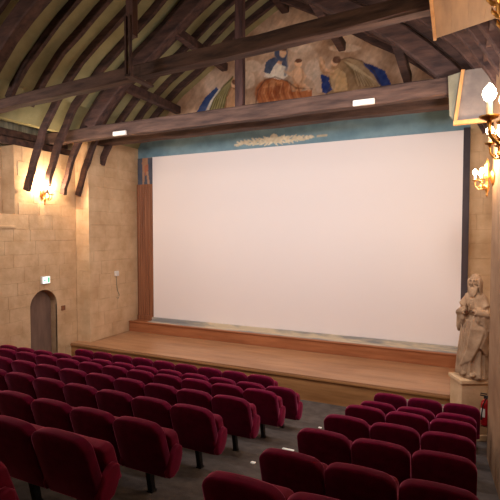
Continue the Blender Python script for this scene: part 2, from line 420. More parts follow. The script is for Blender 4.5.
# ------------------------------------------------------------------ stage
st = thing('stage', 'low wooden stage platform running under the cinema screen', 'stage', (-4, YS, 0))
def part(name, b, m, parent, **k): return inv(obj(name, b, m, parent, **k), parent)
part('stage_body', bx(SL+.005, SR-.01, YS+.03, YB-.01, FLAT, .362), FASC, st)
n = 10; dz = (YB-.01-YS)/n
for i in range(n):
    part('floor_board', bx(XL+.005 if i == 0 else SL+.005, SR-.01, YS + i*dz + .001, YS + (i+1)*dz - .001, .36, .4, bevel=.003, seg=1), STAGE, st)
part('front_fascia', bx(XL+.005, SR-.01, YS+.02, YS+.05, FLAT, .33), FASC, st)
part('nosing', bx(XL+.005, SR-.01, YS-.012, YS+.03, .325, .362, bevel=.006), FASC, st)
# timber sill below the screen with a marbled ledge
si = thing('screen_sill', 'reddish wooden kerb with a marbled ledge along the screen foot', 'sill', (-4, 10.2, .4))
part('kerb', bx(SL+.02, .32, 10.0, YB-.005, .4, .67, bevel=.004, seg=1), SILLM, si)
part('cap_board', bx(SL+.02, .32, 9.975, 10.08, .665, .695, bevel=.006), SILLM, si)
part('marbled_ledge', bx(-7.8, .2, 10.07, 10.355, .67, .70, bevel=.004, seg=1), MARB, si)
part('marbled_strip', bx(-7.8, .2, 10.28, 10.355, .70, .785, bevel=.004, seg=1), MARB, si)

# ------------------------------------------------------------------ screen
sc = thing('cinema_screen', 'large blank off-white cinema screen filling the end wall', 'screen', (-3.85, 10.4, .76))
part('screen_cloth', bx(-7.79, .17, 10.36, 10.38, .78, 5.35), SCREEN, sc)
b = bmesh.new()
for a in ((-7.79, .17, 10.38, 10.44, .76, .84), (-7.79, .17, 10.38, 10.44, 5.27, 5.35), (-7.79, -7.71, 10.38, 10.44, .84, 5.27), (.09, .17, 10.38, 10.44, .84, 5.27)): box(b, *a)
part('stretcher_frame', b, DARKP, sc)
# reeded wood panel left of the screen, dark strip on the right
rp_ = thing('reeded_panel', 'reddish brown reeded wood panel at the left edge of the screen', 'panel', (-8.15, 10.4, .67))
b = bmesh.new(); box(b, SL+.02, -7.80, 10.40, YB, .67, 4.6); part('backboard', b, PANEL, rp_)
nr = 7
for i in range(nr):
    x = SL + .05 + (i+.5)*(.54/nr)
    b = bmesh.new(); tube(b, [(x, 10.4, .72), (x, 10.4, 4.55)], .022, 8); part('reed', b, PANEL, rp_, smooth=False)
part('bottom_rail', bx(SL+.02, -7.80, 10.37, 10.42, .67, .8, bevel=.005), PANEL, rp_)
tag(obj('dark_strip', bx(.172, .3, 10.36, YB, .67, 5.4, bevel=.004), DARKP), 'narrow dark upright strip between screen and right stone wall', 'strip')

# ------------------------------------------------------------------ paintings (flat paint on the walls)
def pip(p, poly):
    x, y = p; c = False; n = len(poly); j = n-1
    for i in range(n):
        xi, yi = poly[i]; xj, yj = poly[j]
        if (yi > y) != (yj > y) and x < (xj-xi)*(y-yi)/(yj-yi)+xi: c = not c
        j = i
    return c
def blend(a, b, t): return tuple(x+(y-x)*t for x, y in zip(a, b))
MUR = [  # colour, kind, data, opacity  (coordinates: painter's grid)
    ((205, 176, 152), 'e', (274, 70, 16, 9), .8), ((196, 165, 140), 'e', (306, 62, 14, 14), .5), ((210, 185, 165), 'e', (218, 82, 13, 14), .35),
    ((58, 74, 116), 'p', [(196, 113), (205, 98), (216, 87), (219, 90), (210, 103), (206, 113)], 1),
    ((200, 195, 180), 'p', [(205, 113), (211, 100), (219, 89), (221, 90), (213, 102), (208, 113)], .9),
    ((118, 106, 64), 'p', [(208, 113), (214, 99), (222, 89), (233, 75), (234, 80), (229, 92), (224, 112)], .95),
    ((150, 134, 92), 'p', [(213, 113), (219, 98), (228, 85), (222, 100), (217, 113)], .7),
    ((150, 104, 70), 'p', [(224, 112), (226, 98), (231, 86), (237, 88), (238, 110)], .85), ((186, 140, 104), 'e', (234, 82, 3, 4), .9),
    ((164, 92, 54), 'e', (273, 93, 18, 15), 1), ((176, 104, 62), 'p', [(258, 104), (262, 84), (275, 77), (288, 82), (292, 92), (312, 90), (312, 104)], 1),
    ((134, 70, 40), 'p', [(268, 100), (272, 88), (284, 84), (280, 98)], .6), ((206, 140, 92), 'p', [(262, 88), (272, 80), (284, 82), (272, 87)], .7),
    ((216, 196, 180), 'p', [(264, 77), (266, 70), (276, 66), (286, 70), (284, 80), (274, 78)], .9),
    ((72, 78, 96), 'p', [(265, 69), (268, 60), (274, 58), (278, 66), (277, 69)], .95), ((66, 74, 98), 'p', [(281, 56), (286, 54), (287, 66), (284, 74), (282, 70)], .9),
    ((200, 150, 118), 'e', (279, 58, 4, 7), .8), ((188, 140, 108), 'e', (282, 51, 4, 4.6), 1), ((120, 84, 62), 'e', (283, 48, 4.2, 2.6), .8),
    ((204, 150, 108), 'e', (298, 76, 6, 9), 1), ((206, 152, 112), 'e', (298, 64, 3.4, 4), 1), ((196, 140, 98), 'p', [(292, 84), (301, 80), (306, 86), (300, 92), (290, 90)], 1), ((150, 100, 66), 'e', (298, 61.5, 3.2, 2), .8),
    ((150, 118, 84), 'p', [(336, 64), (345, 57), (360, 60), (372, 70), (380, 86), (340, 92), (336, 80)], .95),
    ((120, 96, 66), 'p', [(346, 66), (356, 64), (370, 80), (372, 87), (364, 87)], .6), ((176, 146, 110), 'p', [(345, 58), (358, 60), (374, 76), (378, 84), (366, 72), (352, 63)], .7),
    ((156, 120, 84), 'p', [(326, 95), (336, 78), (346, 80), (352, 92)], .9), ((172, 130, 92), 'e', (336, 72, 6, 9), .9), ((160, 112, 78), 'e', (336, 61, 4, 4.4), 1), ((108, 72, 50), 'e', (337, 59, 4, 3), .8),
    ((176, 132, 94), 'p', [(320, 58), (324, 60), (326, 70), (334, 68), (335, 73), (323, 75), (319, 66)], .9),
    ((46, 60, 112), 'p', [(321, 74), (335, 80), (335, 88), (326, 94), (322, 92)], 1),
    ((46, 62, 116), 'p', [(362, 62), (372, 65), (385, 71), (391, 84), (390, 87), (380, 87), (374, 75), (366, 67)], 1),
    ((214, 190, 168), 'p', [(316, 58), (320, 66), (322, 92), (318, 94), (312, 80)], .45)]
def S_(col, wd, *pts):      # a brush stroke through points
    for a, b in zip(pts, pts[1:]): MUR.append((col, 'l', (*a, *b, wd), .55))
SK, SH, DK, CR, HR = (228, 180, 140), (186, 132, 96), (84, 56, 44), (232, 214, 190), (96, 62, 46)
# seated woman: veil, face, neck, arm round the child
MUR += [((70, 78, 100), 'e', (281, 53, 6.5, 8), .95), (SK, 'e', (283, 53, 3.6, 4.8), 1), (HR, 'e', (283, 49, 4, 2.2), .9), (CR, 'p', [(266, 76), (268, 68), (277, 63), (286, 67), (288, 76), (280, 80)], .9), ((74, 82, 104), 'p', [(264, 72), (266, 62), (274, 57), (279, 60), (274, 66), (270, 74)], .95)]
S_(SK, 1.6, (285, 71), (291, 75), (296, 74)); S_((88, 94, 112), 1.2, (286, 56), (287, 66), (285, 75))
# robe folds
for q in range(6): S_((128, 66, 38), .7, (262+7*q, 84-q*.3), (260+8*q, 94), (264+8*q, 104))
for q in range(5): S_((214, 148, 100), .6, (266+8*q, 83), (264+8*q, 93), (268+8*q, 103))
S_(DK, .6, (256, 103), (258, 90), (265, 80), (275, 77), (287, 81), (296, 88), (312, 89))
# child
MUR += [(SK, 'e', (298, 75, 5, 8), 1), (SK, 'e', (298.5, 63.5, 3.4, 3.9), 1), (HR, 'e', (298.5, 60.8, 3.4, 2), .9)]
S_(SK, 1.4, (295, 71), (289, 74), (286, 72)); S_(SK, 1.5, (301, 70), (305, 76), (303, 82)); S_(SK, 1.8, (297, 82), (304, 85), (309, 90)); S_(SH, .6, (302, 68), (303, 76), (301, 83)); S_(SH, .5, (294, 70), (293, 78), (296, 83))
# kneeling winged figure on the right
MUR += [((206, 166, 118), 'p', [(330, 72), (338, 68), (346, 74), (348, 90), (334, 92), (329, 82)], .9), (SK, 'e', (334.5, 62, 3.6, 4.2), 1), (HR, 'e', (336.5, 60, 4, 3.4), .9)]
S_(SK, 1.6, (333, 71), (326, 70), (322, 63), (321, 58)); S_(SH, .8, (334, 74), (326, 74), (320, 66))
for q in range(9): S_((112, 88, 60), .55, (344+q*1.5, 62+q*.6), (352+q*2.4, 70+q*1.2), (357+q*3, 86))
for q in range(8): S_((220, 192, 150), .5, (345+q*1.5, 61.5+q*.6), (354+q*2.4, 69.5+q*1.2), (359+q*3, 85.5))
S_(DK, .6, (339, 60), (350, 57.5), (362, 61), (374, 71), (381, 86)); S_(DK, .5, (329, 76), (331, 86), (326, 95))
# winged figure on the left
MUR += [((196, 150, 110), 'p', [(226, 111), (227, 98), (232, 88), (238, 92), (239, 110)], .9), (SK, 'e', (234, 84, 3, 3.8), 1), (HR, 'e', (235, 82, 3.2, 2.6), .9)]
for q in range(6): S_((84, 76, 44), .55, (209+q*2.6, 112), (214+q*2.4, 99-q*.8), (224+q*1.6, 85-q*1.4))
for q in range(5): S_((182, 168, 118), .5, (210.5+q*2.6, 112), (215.5+q*2.4, 99-q*.8), (225+q*1.6, 86-q*1.4))
S_(CR, .9, (205, 113), (211, 101), (220, 89))
# pale clouds
for cx, cy, a, b in ((248, 80, 7, 9), (252, 66, 9, 6), (312, 70, 7, 10), (345, 48, 16, 4), (300, 48, 12, 5), (240, 60, 6, 5)): MUR.insert(0, ((222, 196, 170), 'e', (cx, cy, a, b), .55))
def mural_colour(u, v):
    n = noise.noise(Vector((u*.05, v*.05, 1))); n2 = noise.noise(Vector((u*.2, v*.2, 4)))
    c = blend((158, 122, 94), (204, 170, 142), max(0, min(1, .5+n*.9+n2*.3)))
    du, dv = .6*noise.noise(Vector((u*.25, v*.25, 9))), .6*noise.noise(Vector((u*.25, v*.25, 19)))
    for col, k, d, op in MUR:
        if k == 'e':
            if abs(u-d[0]) > d[2]*1.2+1: continue
            r = math.hypot((u+du-d[0])/d[2], (v+dv-d[1])/d[3]); t = max(0, min(1, (1.08-r)/.16))
        elif k == 'l':
            x0, y0, x1, y1, wd = d
            if u < min(x0, x1)-2 or u > max(x0, x1)+2: continue
            ex_, ey_ = x1-x0, y1-y0; tt = max(0, min(1, ((u-x0)*ex_+(v-y0)*ey_)/(ex_*ex_+ey_*ey_)))
            t = max(0, min(1, (wd+.35-math.hypot(u-x0-tt*ex_, v-y0-tt*ey_))/.7))
        else: t = 1 if pip((u+du, v+dv), d) else 0
        if t: c = blend(c, blend(col, (255, 235, 215), .12*n2), t*op)
    st = noise.noise(Vector((u*.35+v*.2, v*.12-u*.05, 3))) + .6*noise.noise(Vector((u*.8, v*.5, 8)))
    return tuple(min(250, max(0, q*(1.06+.10*st))) for q in c)
LEAF = []
for i in range(-9, 10):
    h = (1-(abs(i)/10)**2); sg = 1 if i >= 0 else -1
    LEAF += [(274+4*i, 1+1.2*math.sin(i*1.9), 3.6, 1.3, -.15), (274+4*i, -1.5*h, 3.4*h+1, 1.0, -sg*.55 + .3*math.sin(i*2.3)), (275+4*i, 3*h, 3.2*h+1, .9, sg*.5+.3*math.cos(i*1.7))]
LEAF += [(274, -2, 4, 4, 0), (268, 0, 5, 2.5, .4), (281, -.5, 5, 2.5, -.5), (238, 2, 4, .9, 0), (310, 1, 5, .9, -.2)]
def frieze_colour(u, v):
    n = noise.noise(Vector((u*.03, v*.12, 3)))
    c = blend((118, 150, 162), (146, 174, 182), .5+n*.8)
    yc = 139.8 - (u-274)*.085
    for cx, cy, rx, ry, a in LEAF:
        x, y = u-cx, v-(139.8-(cx-274)*.085)-cy; ca, sa = math.cos(a), math.sin(a)
        if ((x*ca+y*sa)/rx)**2 + ((y*ca-x*sa)/ry)**2 < 1: c = blend((222, 204, 170), (246, 232, 204), .5+.9*noise.noise(Vector((u*.4, v*.4, 7))))
    if 317 < u < 327 and abs(v-(yc-.2)) < 1: c = (210, 196, 166)
    return c
FIG = [((150, 106, 78), 'e', (145, 152.5, 1.6, 2), 1), ((164, 112, 80), 'p', [(142.2, 156), (147.4, 155), (148, 166), (146.8, 172), (142.8, 172), (142, 164)], 1),
       ((168, 120, 88), 'p', [(147, 155.5), (152, 155.5), (154, 152), (155, 153), (153, 157.5), (147.4, 158)], 1), ((160, 84, 56), 'p', [(144.5, 166), (148.2, 164), (148, 174), (145, 176)], .9),
       ((160, 116, 88), 'p', [(142.6, 171), (144.8, 172), (144.2, 186), (142.4, 186)], 1), ((160, 116, 88), 'p', [(146, 172), (148, 171), (150, 185), (148, 186)], 1)]
def panel_colour(u, v):
    n = noise.noise(Vector((u*.1, v*.1, 3))); c = blend((78, 82, 96), (104, 106, 114), .5+n)
    for col, k, d, op in FIG:
        t = (1 if math.hypot((u-d[0])/d[2], (v-d[1])/d[3]) < 1 else 0) if k == 'e' else (1 if pip((u, v), d) else 0)
        if t: c = blend(col, (255, 225, 195), .22)
    return c
def painted(name, X0, X1, Z0, Z1, Y, nx, nz, fn, inside=None, thick=.012):
    v = []; cols = []; idx = {}; f = []
    for j in range(nz+1):
        for i in range(nx+1):
            x = X0+(X1-X0)*i/nx; z = Z0+(Z1-Z0)*j/nz; v.append((x, Y, z)); cols.append(lin(fn(*proj((x, Y, z)))))
    for j in range(nz):
        for i in range(nx):
            a = j*(nx+1)+i
            if inside is None or all(inside(v[k][0], v[k][2]) for k in (a, a+1, a+nx+1, a+nx+2)): f.append((a, a+1, a+nx+2, a+nx+1))
    me = mesh(name, v, f); at = me.color_attributes.new('paint', 'FLOAT_COLOR', 'POINT')
    at.data.foreach_set('color', [q for c in cols for q in (*c, 1)])
    bm = bmesh.new(); bm.from_mesh(me); bmesh.ops.delete(bm, geom=[q for q in bm.verts if not q.link_faces], context='VERTS'); bm.to_mesh(me); bm.free()
    o = obj(name, me, PAINT); 
    sm = o.modifiers.new('thickness', 'SOLIDIFY'); sm.thickness = thick; sm.offset = -1
    return o
pq = prof_pts(.12, 9)
def under_roof(x, z):
    wv = abs(x-RX)
    for p, q in zip(pq, pq[1:]):
        if q.x <= wv <= p.x: return z < p.y + (q.y-p.y)*(p.x-wv)/max(p.x-q.x, 1e-6)
    return wv < 1 and z < pq[-1].y
tag(painted('mural', RX-3.9, RX+3.9, 5.93, 8.85, YB-.002, 400, 150, mural_colour, under_roof), 'faded wall painting of a seated robed figure, child and winged figures in the gable', 'mural')
tag(painted('painted_frieze', SL, .3, 5.33, 5.92, YB-.004, 500, 34, frieze_colour), 'blue painted frieze with cream scroll ornament above the screen', 'frieze')
tag(painted('painted_figure_panel', SL+.02, -7.8, 4.6, 5.36, YB-.05, 30, 50, panel_colour, thick=.04), 'painted panel with a standing figure, above the reeded wood panel', 'painting')

# ------------------------------------------------------------------ door and small wall things
d = struct('door_1', bmesh.new(), DOORM); 
bm = bmesh.new(); lw = DY1-DY0-.03
larc = [(-lw/2 + lw/2*math.cos(t), DSP + lw/2*math.sin(t)) for t in [math.pi*i/12 for i in range(13)]]
prism(bm, [(0, .01)] + larc + [(-lw, .01)], 'x', -.04, 0)
bm.to_mesh(d.data); bm.free(); d.location = (XL-.2, DY1-.015, 0); d.rotation_euler = (0, 0, math.radians(-13))
bm = bmesh.new(); box(bm, 0, .012, -lw+.06, -lw+.09, .95, 1.1); box(bm, .012, .05, -lw+.065, -lw+.085, 1.02, 1.04); box(bm, .04, .055, -lw+.065, -lw+.17, 1.02, 1.04)
obj('door_handle', bm, IRON, d)
bm = bmesh.new(); box(bm, XM-1.2, XM-.5, DY0-.3, DY1+.3, -.3, 2.2); 
for fc in list(bm.faces):
    if abs(fc.calc_center_median().x - (XM-.5)) < 1e-4: bm.faces.remove(fc)
struct('wall_passage', bm, DARKP)
ex = thing('exit_sign', 'small lit white exit sign above the arched doorway', 'sign', (XL, 7.55, 2.05))
part('housing', bx(XL, XL+.06, 7.43, 7.66, 1.99, 2.17, bevel=.008), WHITE, ex)
part('lit_face', bx(XL+.06, XL+.064, 7.445, 7.645, 2.005, 2.155), EXITM, ex)
bm = bmesh.new(); X = XL+.0645
for poly in ([(7.46, 2.08), (7.50, 2.11), (7.50, 2.09), (7.55, 2.09), (7.55, 2.07), (7.50, 2.07), (7.50, 2.05)], [(7.585, 2.02), (7.63, 2.02), (7.63, 2.14), (7.585, 2.14)]):
    prism(bm, poly, 'x', X, X+.002)
part('pictogram', bm, GREEN, ex)
def wallbox(name, label, cat, lo, m=WHITE):
    o = obj(name, bx(-.02, .02, -.05, .05, -.06, .06, bevel=.006), m); o.location = lo; return tag(o, label, cat)
o = wallbox('light_switch', 'small brown switch plate on stone beside the arched doorway', 'switch', (XL+.022, 8.07, 1.33), PANEL)
cb = thing('junction_box', 'small white junction box with a dangling cable on the stage wall', 'junction box', (SL, 9.5, 2.12))
part('box_body', bx(SL+.002, SL+.06, 9.43, 9.56, 2.02, 2.16, bevel=.01), WHITE, cb)
b = bmesh.new(); tube(b, [(SL+.02, 9.5, 2.03), (SL+.02, 9.5, 1.8), (SL+.02, 9.53, 1.62), (SL+.02, 9.6, 1.5), (SL+.02, 9.57, 1.4), (SL+.02, 9.5, 1.42)], .008, 6); part('cable', b, GREYB, cb)
for u, v_, lab in ((364, 104, 'white beam lamp near the right end of the second tie beam'), (120.5, 138, 'white beam lamp near the left end of the second tie beam')):
    yl = 7.95-.23*(onY(u, v_, 7.8).x+9.25)/10 - .16; p = onY(u, v_, yl)
    t = thing('beam_lamp', lab, 'lamp', (p.x, yl, BZ2), 0, 'white lamps on the tie beam')
    zb = BZ2
    part('lamp_body', bx(p.x-.18, p.x+.18, yl-.05, yl+.01, zb-.01, zb+.085, bevel=.012), WHITE, t)
    part('diffuser', bx(p.x-.16, p.x+.16, yl-.06, yl-.05, zb+.005, zb+.07, bevel=.005), STRIP, t)
    part('bracket', bx(p.x-.05, p.x+.05, yl+.01, yl+.03, zb+.01, zb+.07), IRON, t)

# ------------------------------------------------------------------ cinema seats
def rrect(hw0, hw1, z0, z1, r, n=6, arch=0.):
    """rounded-top outline, wider at the bottom"""
    pts = [(hw0-.03, z0), (hw0, z0+.03)]
    for i in range(n+1):
        a = math.pi/2*i/n; pts.append((hw1-r+r*math.cos(a), z1-r+r*math.sin(a)))
    pts = [(x, z - arch*(abs(x)/hw0)**2*max(0, (z-z1+.2)/.2)) for x, z in pts]
    for k in (.6, .3): pts.append(((hw1-r)*k, z1 - arch*((hw1-r)*k/hw0)**2))
    pts.append((0, z1))
    left = [(-x, z) for x, z in pts[-2::-1]]
    return pts + left
def slab(outline, yfn, thick, bulge=0.):
    """solid from an outline in xz; yfn(z) gives the rear face, rounded edges"""
    bm = bmesh.new(); n = len(outline); cx = 0; cz = sum(p[1] for p in outline)/n
    lay = []
    e = min(.02, thick*.3)
    for dy, k in ((0, e), (e*.3, e*.3), (e, 0), (thick-e, 0), (thick-e*.3, e*.3), (thick, e)):
        ring = []
        for x, z in outline:
            dx, dz = cx-x, cz-z; l = math.hypot(dx, dz) or 1
            x2, z2 = x+dx/l*k, z+dz/l*k
            ring.append(bm.verts.new((x2, yfn(z2)+dy, z2)))
        lay.append(ring)
    for a, b in zip(lay, lay[1:]):
        for i in range(n): bm.faces.new((a[i], a[(i+1) % n], b[(i+1) % n], b[i]))
    for ring, yo in ((lay[0], -bulge), (lay[-1], bulge)):
        ins = []
        for q in ring:
            z = cz + (q.co.z-cz)*.55; x = q.co.x*.55
            ins.append(bm.verts.new((x, q.co.y - yfn(q.co.z) + yfn(z) + yo, z)))
        for i in range(n): bm.faces.new((ring[i], ring[(i+1) % n], ins[(i+1) % n], ins[i]))
        bm.faces.new(ins)
    return bm
def seat_meshes():
    M = {}
    lean = lambda z: .17*(1-(z-.27)/.535)          # rear face: crest at y=0, foot further forward
    M['backrest'] = slab(rrect(.254, .252, .265, .80, .09, 6, .03), lean, .10, .008)
    M['back_cushion'] = slab(rrect(.20, .19, .40, .70, .08), lambda z: lean(z)+.085, .03, .004)
    tip = lambda z: .20 + .12*(.65-z)/.34
    M['seat_cushion'] = slab(rrect(.225, .238, .31, .65, .05), tip, .12, .012)
    arm = [(.15, .29), (.13, .33), (.15, .40), (.20, .475), (.26, .52), (.31, .525), (.345, .495), (.35, .43), (.325, .36), (.285, .30), (.21, .275)]
    bm = bmesh.new(); A, B = prism(bm, arm, 'x', -.03, .03)
    bmesh.ops.recalc_face_normals(bm, faces=bm.faces)
    ed = [e for e in bm.edges if abs(e.verts[0].co.x-e.verts[1].co.x) < 1e-6]
    bmesh.ops.bevel(bm, geom=ed, offset=.018, segments=3, affect='EDGES', profile=.5)
    M['armrest'] = bm
    bm = bmesh.new()
    a = [(.26, .31), (.33, .31), (.37, 0.0), (.32, 0.0)]; prism(bm, a, 'x', -.085, -.035)
    M['leg'] = bm
    bm = bmesh.new(); box(bm, -.09, -.03, .31, .38, -.04, .01); M['foot_plate'] = bm
    bm = bmesh.new(); box(bm, -.2, .2, .24, .36, .275, .315); M['seat_rail'] = bm
    out = {}
    for k, b in M.items():
        bmesh.ops.recalc_face_normals(b, faces=b.faces)
        me = bpy.data.meshes.new(k); b.to_mesh(me); b.free()
        me.materials.append({'leg': BLACK, 'foot_plate': BLACK, 'seat_rail': BLACK, 'armrest': PIPE, 'seat_cushion': PIPE}.get(k, VELVET))
        if k in ('backrest', 'back_cushion', 'seat_cushion', 'armrest'):
            me.polygons.foreach_set('use_smooth', [True]*len(me.polygons))
        out[k] = me
    return out
SM = seat_meshes()
Q = .514
def seat(x, yb, label, group, arms, side=(), sx=1.):
    z = fz(yb+.3) - (.045 if abs(yb-6.3) < .01 else 0)
    t = thing('cinema_chair', label, 'chair', (x, yb, z), 0, group)
    t.scale.x = sx
    for k in ('backrest', 'back_cushion', 'seat_cushion', 'leg', 'foot_plate', 'seat_rail'):
        o = bpy.data.objects.new(k, SM[k]); C.objects.link(o); o.parent = t
        if k == 'seat_cushion': o.location = (0, random.uniform(-.01, .01), random.uniform(-.01, .01))
    for s in arms:
        o = bpy.data.objects.new('armrest', SM['armrest']); C.objects.link(o); o.parent = t; o.location = (Q/2 if s > 0 else -Q/2, 0, 0) if s in side else (s*.2405, 0, 0); o.scale.x = 1 if s in side else .5
    return t
ORD = ['first', 'second', 'third', 'fourth', 'fifth', 'sixth', 'seventh', 'eighth', 'ninth', 'tenth', 'eleventh', 'twelfth', 'thirteenth']
ROWS = [7.02, 6.3, 5.5, 4.66, 3.81, 2.96, 2.11, 1.28]
G0 = [0, -2.66, -2.66, -2.69, -2.71, -2.72, -2.69, -2.69]
for r, yb in enumerate(ROWS):
    rowname = ('front row of left block' if r == 0 else 'nearest row of left block' if r == 7 else ORD[r] + ' row of left block from the stage')
    right = -2.79 if r == 0 else G0[r] + Q
    nmax = 9 if r == 0 else 12
    for k in range(nmax + (1 if r == 1 else 0)):
        x = right - Q*(k+.5)
        if x - Q/2 < XL + .02: continue
        if proj((x+Q/2, yb+.3, fz(yb)+.6))[0] < -6 and not (r == 7 and k == 0): continue
        lab = 'crimson velvet chair, ' + rowname + ', ' + ('beside the aisle' if k == 0 else ORD[k] + ' in from the aisle')
        seat(x, yb, lab, 'seats of the left block', (1, -1) if k == 0 else (-1,), (1,) if k == 0 else ())
R0 = [-1.10, -1.18, -1.22, -1.27, -1.295, -1.31, -1.30]; QR = .502
for r, yb in enumerate(ROWS[:7]):
    rowname = 'front row of right block' if r == 0 else 'nearest row of right block' if r == 6 else ORD[r] + ' row of right block from the stage'
    for k in range(3):
        x = R0[r] + QR*(k+.5)
        lab = 'crimson velvet chair, ' + rowname + ', ' + ('beside the aisle' if k == 0 else 'middle of three' if k == 1 else 'by the right wall')
        seat(x, yb, lab, 'seats of the right block', (-1, 1) if k == 0 else (1,), (-1,) if k == 0 else (), QR/Q)
# aisle lamps set in the floor along the right block
def onfloor(u, v_):
    d_ = ray(u, v_)
    y = 1.
    for _ in range(60): y = d_.y*(fz(y)-EZ)/d_.z
    return Vector((d_.x/d_.y*y, y, fz(y)))
for u, v_, L_, lab in ((288, 450, .16, 'longest white light strip on the aisle floor'), (253, 463, .05, 'nearest small white marker on the aisle floor'), (320, 428, .05, 'farthest small white marker on the aisle floor')):
    p = onfloor(u, v_); o = obj('aisle_light', bx(-L_/2, L_/2, -.025, .025, -.01, .014, bevel=.004), STRIP); o.location = p
    o.rotation_euler = (math.atan(-.22), 0, 0); tag(o, lab, 'light')
# grey step in front of the stage at right
gs = thing('grey_step', 'low grey step against the stage front behind the right seats', 'step', (-.7, 8.05, FLAT))
part('step_body', bx(-1.18, -.02, 7.98, YS-.015, FLAT, .2, bevel=.008), GREYP, gs)
part('tread', bx(-1.2, -.02, 7.95, YS-.015, .2, .23, bevel=.006), GREYB, gs)

# ------------------------------------------------------------------ statue and pedestal
PX, PY = .30, 7.95
pd = thing('statue_pedestal', 'pale stone block pedestal carrying the robed statue', 'pedestal', (PX, PY, FLAT), math.radians(26))
obj('shaft', bx(-.245, .245, -.19, .19, 0, .92, bevel=.01), STONE, pd)
obj('top_slab', bx(-.27, .27, -.215, .215, .92, .99, bevel=.015), STONE, pd)
obj('plinth', bx(-.26, .26, -.205, .205, 0, .1, bevel=.012), STONE, pd)
stt = thing('statue', 'weathered stone statue of a bearded robed man with joined hands, on the pedestal', 'statue', (PX+.05, PY, .883), math.radians(-28)); stt.scale = (.88, .9, 1)
bm = bmesh.new(); lathe(bm, [(.245, 0), (.25, .02), (.245, .05), (.215, .065)], 20); obj('base', bm, STAT, stt)
bm = bmesh.new()
prof = [(.03, .255, .22), (.08, .25, .215), (.2, .225, .195), (.4, .205, .178), (.6, .198, .17), (.8, .195, .162), (.95, .195, .158), (1.08, .205, .155), (1.2, .215, .15), (1.29, .205, .14), (1.35, .155, .118), (1.40, .085, .085), (1.46, .068, .07)]
n = 64; rings = []
for z, rx, ry in [p for p in prof]:
    pass
zs = [.03 + (1.46-.03)*i/46 for i in range(47)]
def interp(z):
    for (z0, a0, b0), (z1, a1, b1) in zip(prof, prof[1:]):
        if z0 <= z <= z1+1e-6:
            t = (z-z0)/(z1-z0); return a0+(a1-a0)*t, b0+(b1-b0)*t
    return prof[-1][1:]
for z in zs:
    rx, ry = interp(z); amp = .036*max(0, 1-z/1.2) + .006*(z < 1.3)
    ring = []
    for k in range(n):
        a = 2*math.pi*k/n
        g = 1 + (amp/.2)*(math.sin(7*a + 1.2 + z*1.8) + .6*math.sin(12*a - z*3.1) + .4*math.sin(17*a + 2))*.6
        lean_ = -.03*max(0, z-.9)
        ring.append(bm.verts.new((rx*g*math.cos(a) + .02*math.sin(z*2.2), ry*g*math.sin(a) + lean_, z)))
    rings.append(ring)
for a, b in zip(rings, rings[1:]):
    for k in range(n): bm.faces.new((a[k], a[(k+1) % n], b[(k+1) % n], b[k]))
bm.faces.new(rings[0][::-1]); bm.faces.new(rings[-1])
# head bowed forwards: skull, face planes, wavy hair, long beard
H = Vector((.02, -.075, 1.545))
ball(bm, H + Vector((0, .012, .03)), (.086, .1, .098), 20, 14)
ball(bm, H + Vector((0, -.03, -.03)), (.064, .072, .085), 18, 12)
for s in (-1, 1):
    for q in range(4):     # locks of hair falling to the shoulders
        b0 = H + Vector((s*(.05+.012*q), .06-.035*q, .085-.012*q))
        tube(bm, [b0, H + Vector((s*.094, .05-.032*q, .0)), H + Vector((s*(.09+.006*(q % 2)), .055-.03*q, -.08)), H + Vector((s*.1, .05-.022*q, -.16-.012*q))], [.02, .026, .024, .012], 8)
    tube(bm, [H + Vector((s*.008, -.1, .026)), H + Vector((s*.034, -.1, .034)), H + Vector((s*.06, -.078, .018))], [.008, .011, .008], 8)
    ball(bm, H + Vector((s*.032, -.088, .008)), (.013, .01, .009), 8, 6)
    ball(bm, H + Vector((s*.042, -.082, -.022)), (.02, .018, .016), 8, 6)
    tube(bm, [H + Vector((0, -.103, -.048)), H + Vector((s*.022, -.102, -.056)), H + Vector((s*.044, -.088, -.085))], [.009, .012, .007], 8)
tube(bm, [H + Vector((0, -.096, .03)), H + Vector((0, -.112, .0)), H + Vector((0, -.124, -.028)), H + Vector((0, -.104, -.037))], [.01, .011, .015, .009], 8)
for i in range(7):
    a = (i-3)*.019
    tube(bm, [H + Vector((a*1.25, -.075, -.07)), H + Vector((a*1.2, -.098+abs(a)*.4, -.12)), H + Vector((a*.9+.006*(i % 2), -.108+abs(a)*.5, -.18)), H + Vector((a*.5, -.1, -.235-.015*(i % 2)))], [.016, .019, .016, .005], 8)
# sleeves and forearms
def arm_(s):
    sh = Vector((s*.13, -.03, 1.28)); el = Vector((s*.25, -.06, 1.02)); wr = Vector((s*.05, -.235, 1.1))
    tube(bm, [sh, sh.lerp(el, .5) + Vector((s*.02, 0, 0)), el, el.lerp(wr, .55), el.lerp(wr, .8)], [.06, .075, .085, .075, .066], 12)
    tube(bm, [el.lerp(wr, .7), wr], [.036, .028], 10)
    return wr
for s in (-1, 1):
    wrist = arm_(s)
    # hanging sleeve cloth
    for i in range(4):
        p = Vector((s*(.13+.045*i), -.17+.035*i, 1.06)); tube(bm, [p, p + Vector((s*.01, .0, -.12-.05*i)), p + Vector((s*.02, .03, -.2-.05*i))], [.045, .042, .026], 8)
    # hand: palm, four fingers, thumb, raised together in front of the chest
    palm = wrist + Vector((-s*.022, -.035, .03)); ball(bm, palm, (.02, .042, .045), 10, 8)
    for i in range(4):
        q0 = palm + Vector((-s*.004, -.03+.018*i-.01, .03)); ln = (.062, .075, .078, .066)[i]
        tube(bm, [q0, q0 + Vector((-s*.006, -.016, ln*.55)), q0 + Vector((-s*.012, -.024, ln))], [.0105, .010, .007], 7)
    tube(bm, [palm + Vector((0, .02, 0)), palm + Vector((-s*.0, .012, .04)), palm + Vector((-s*.012, .0, .065))], [.013, .011, .008], 7)
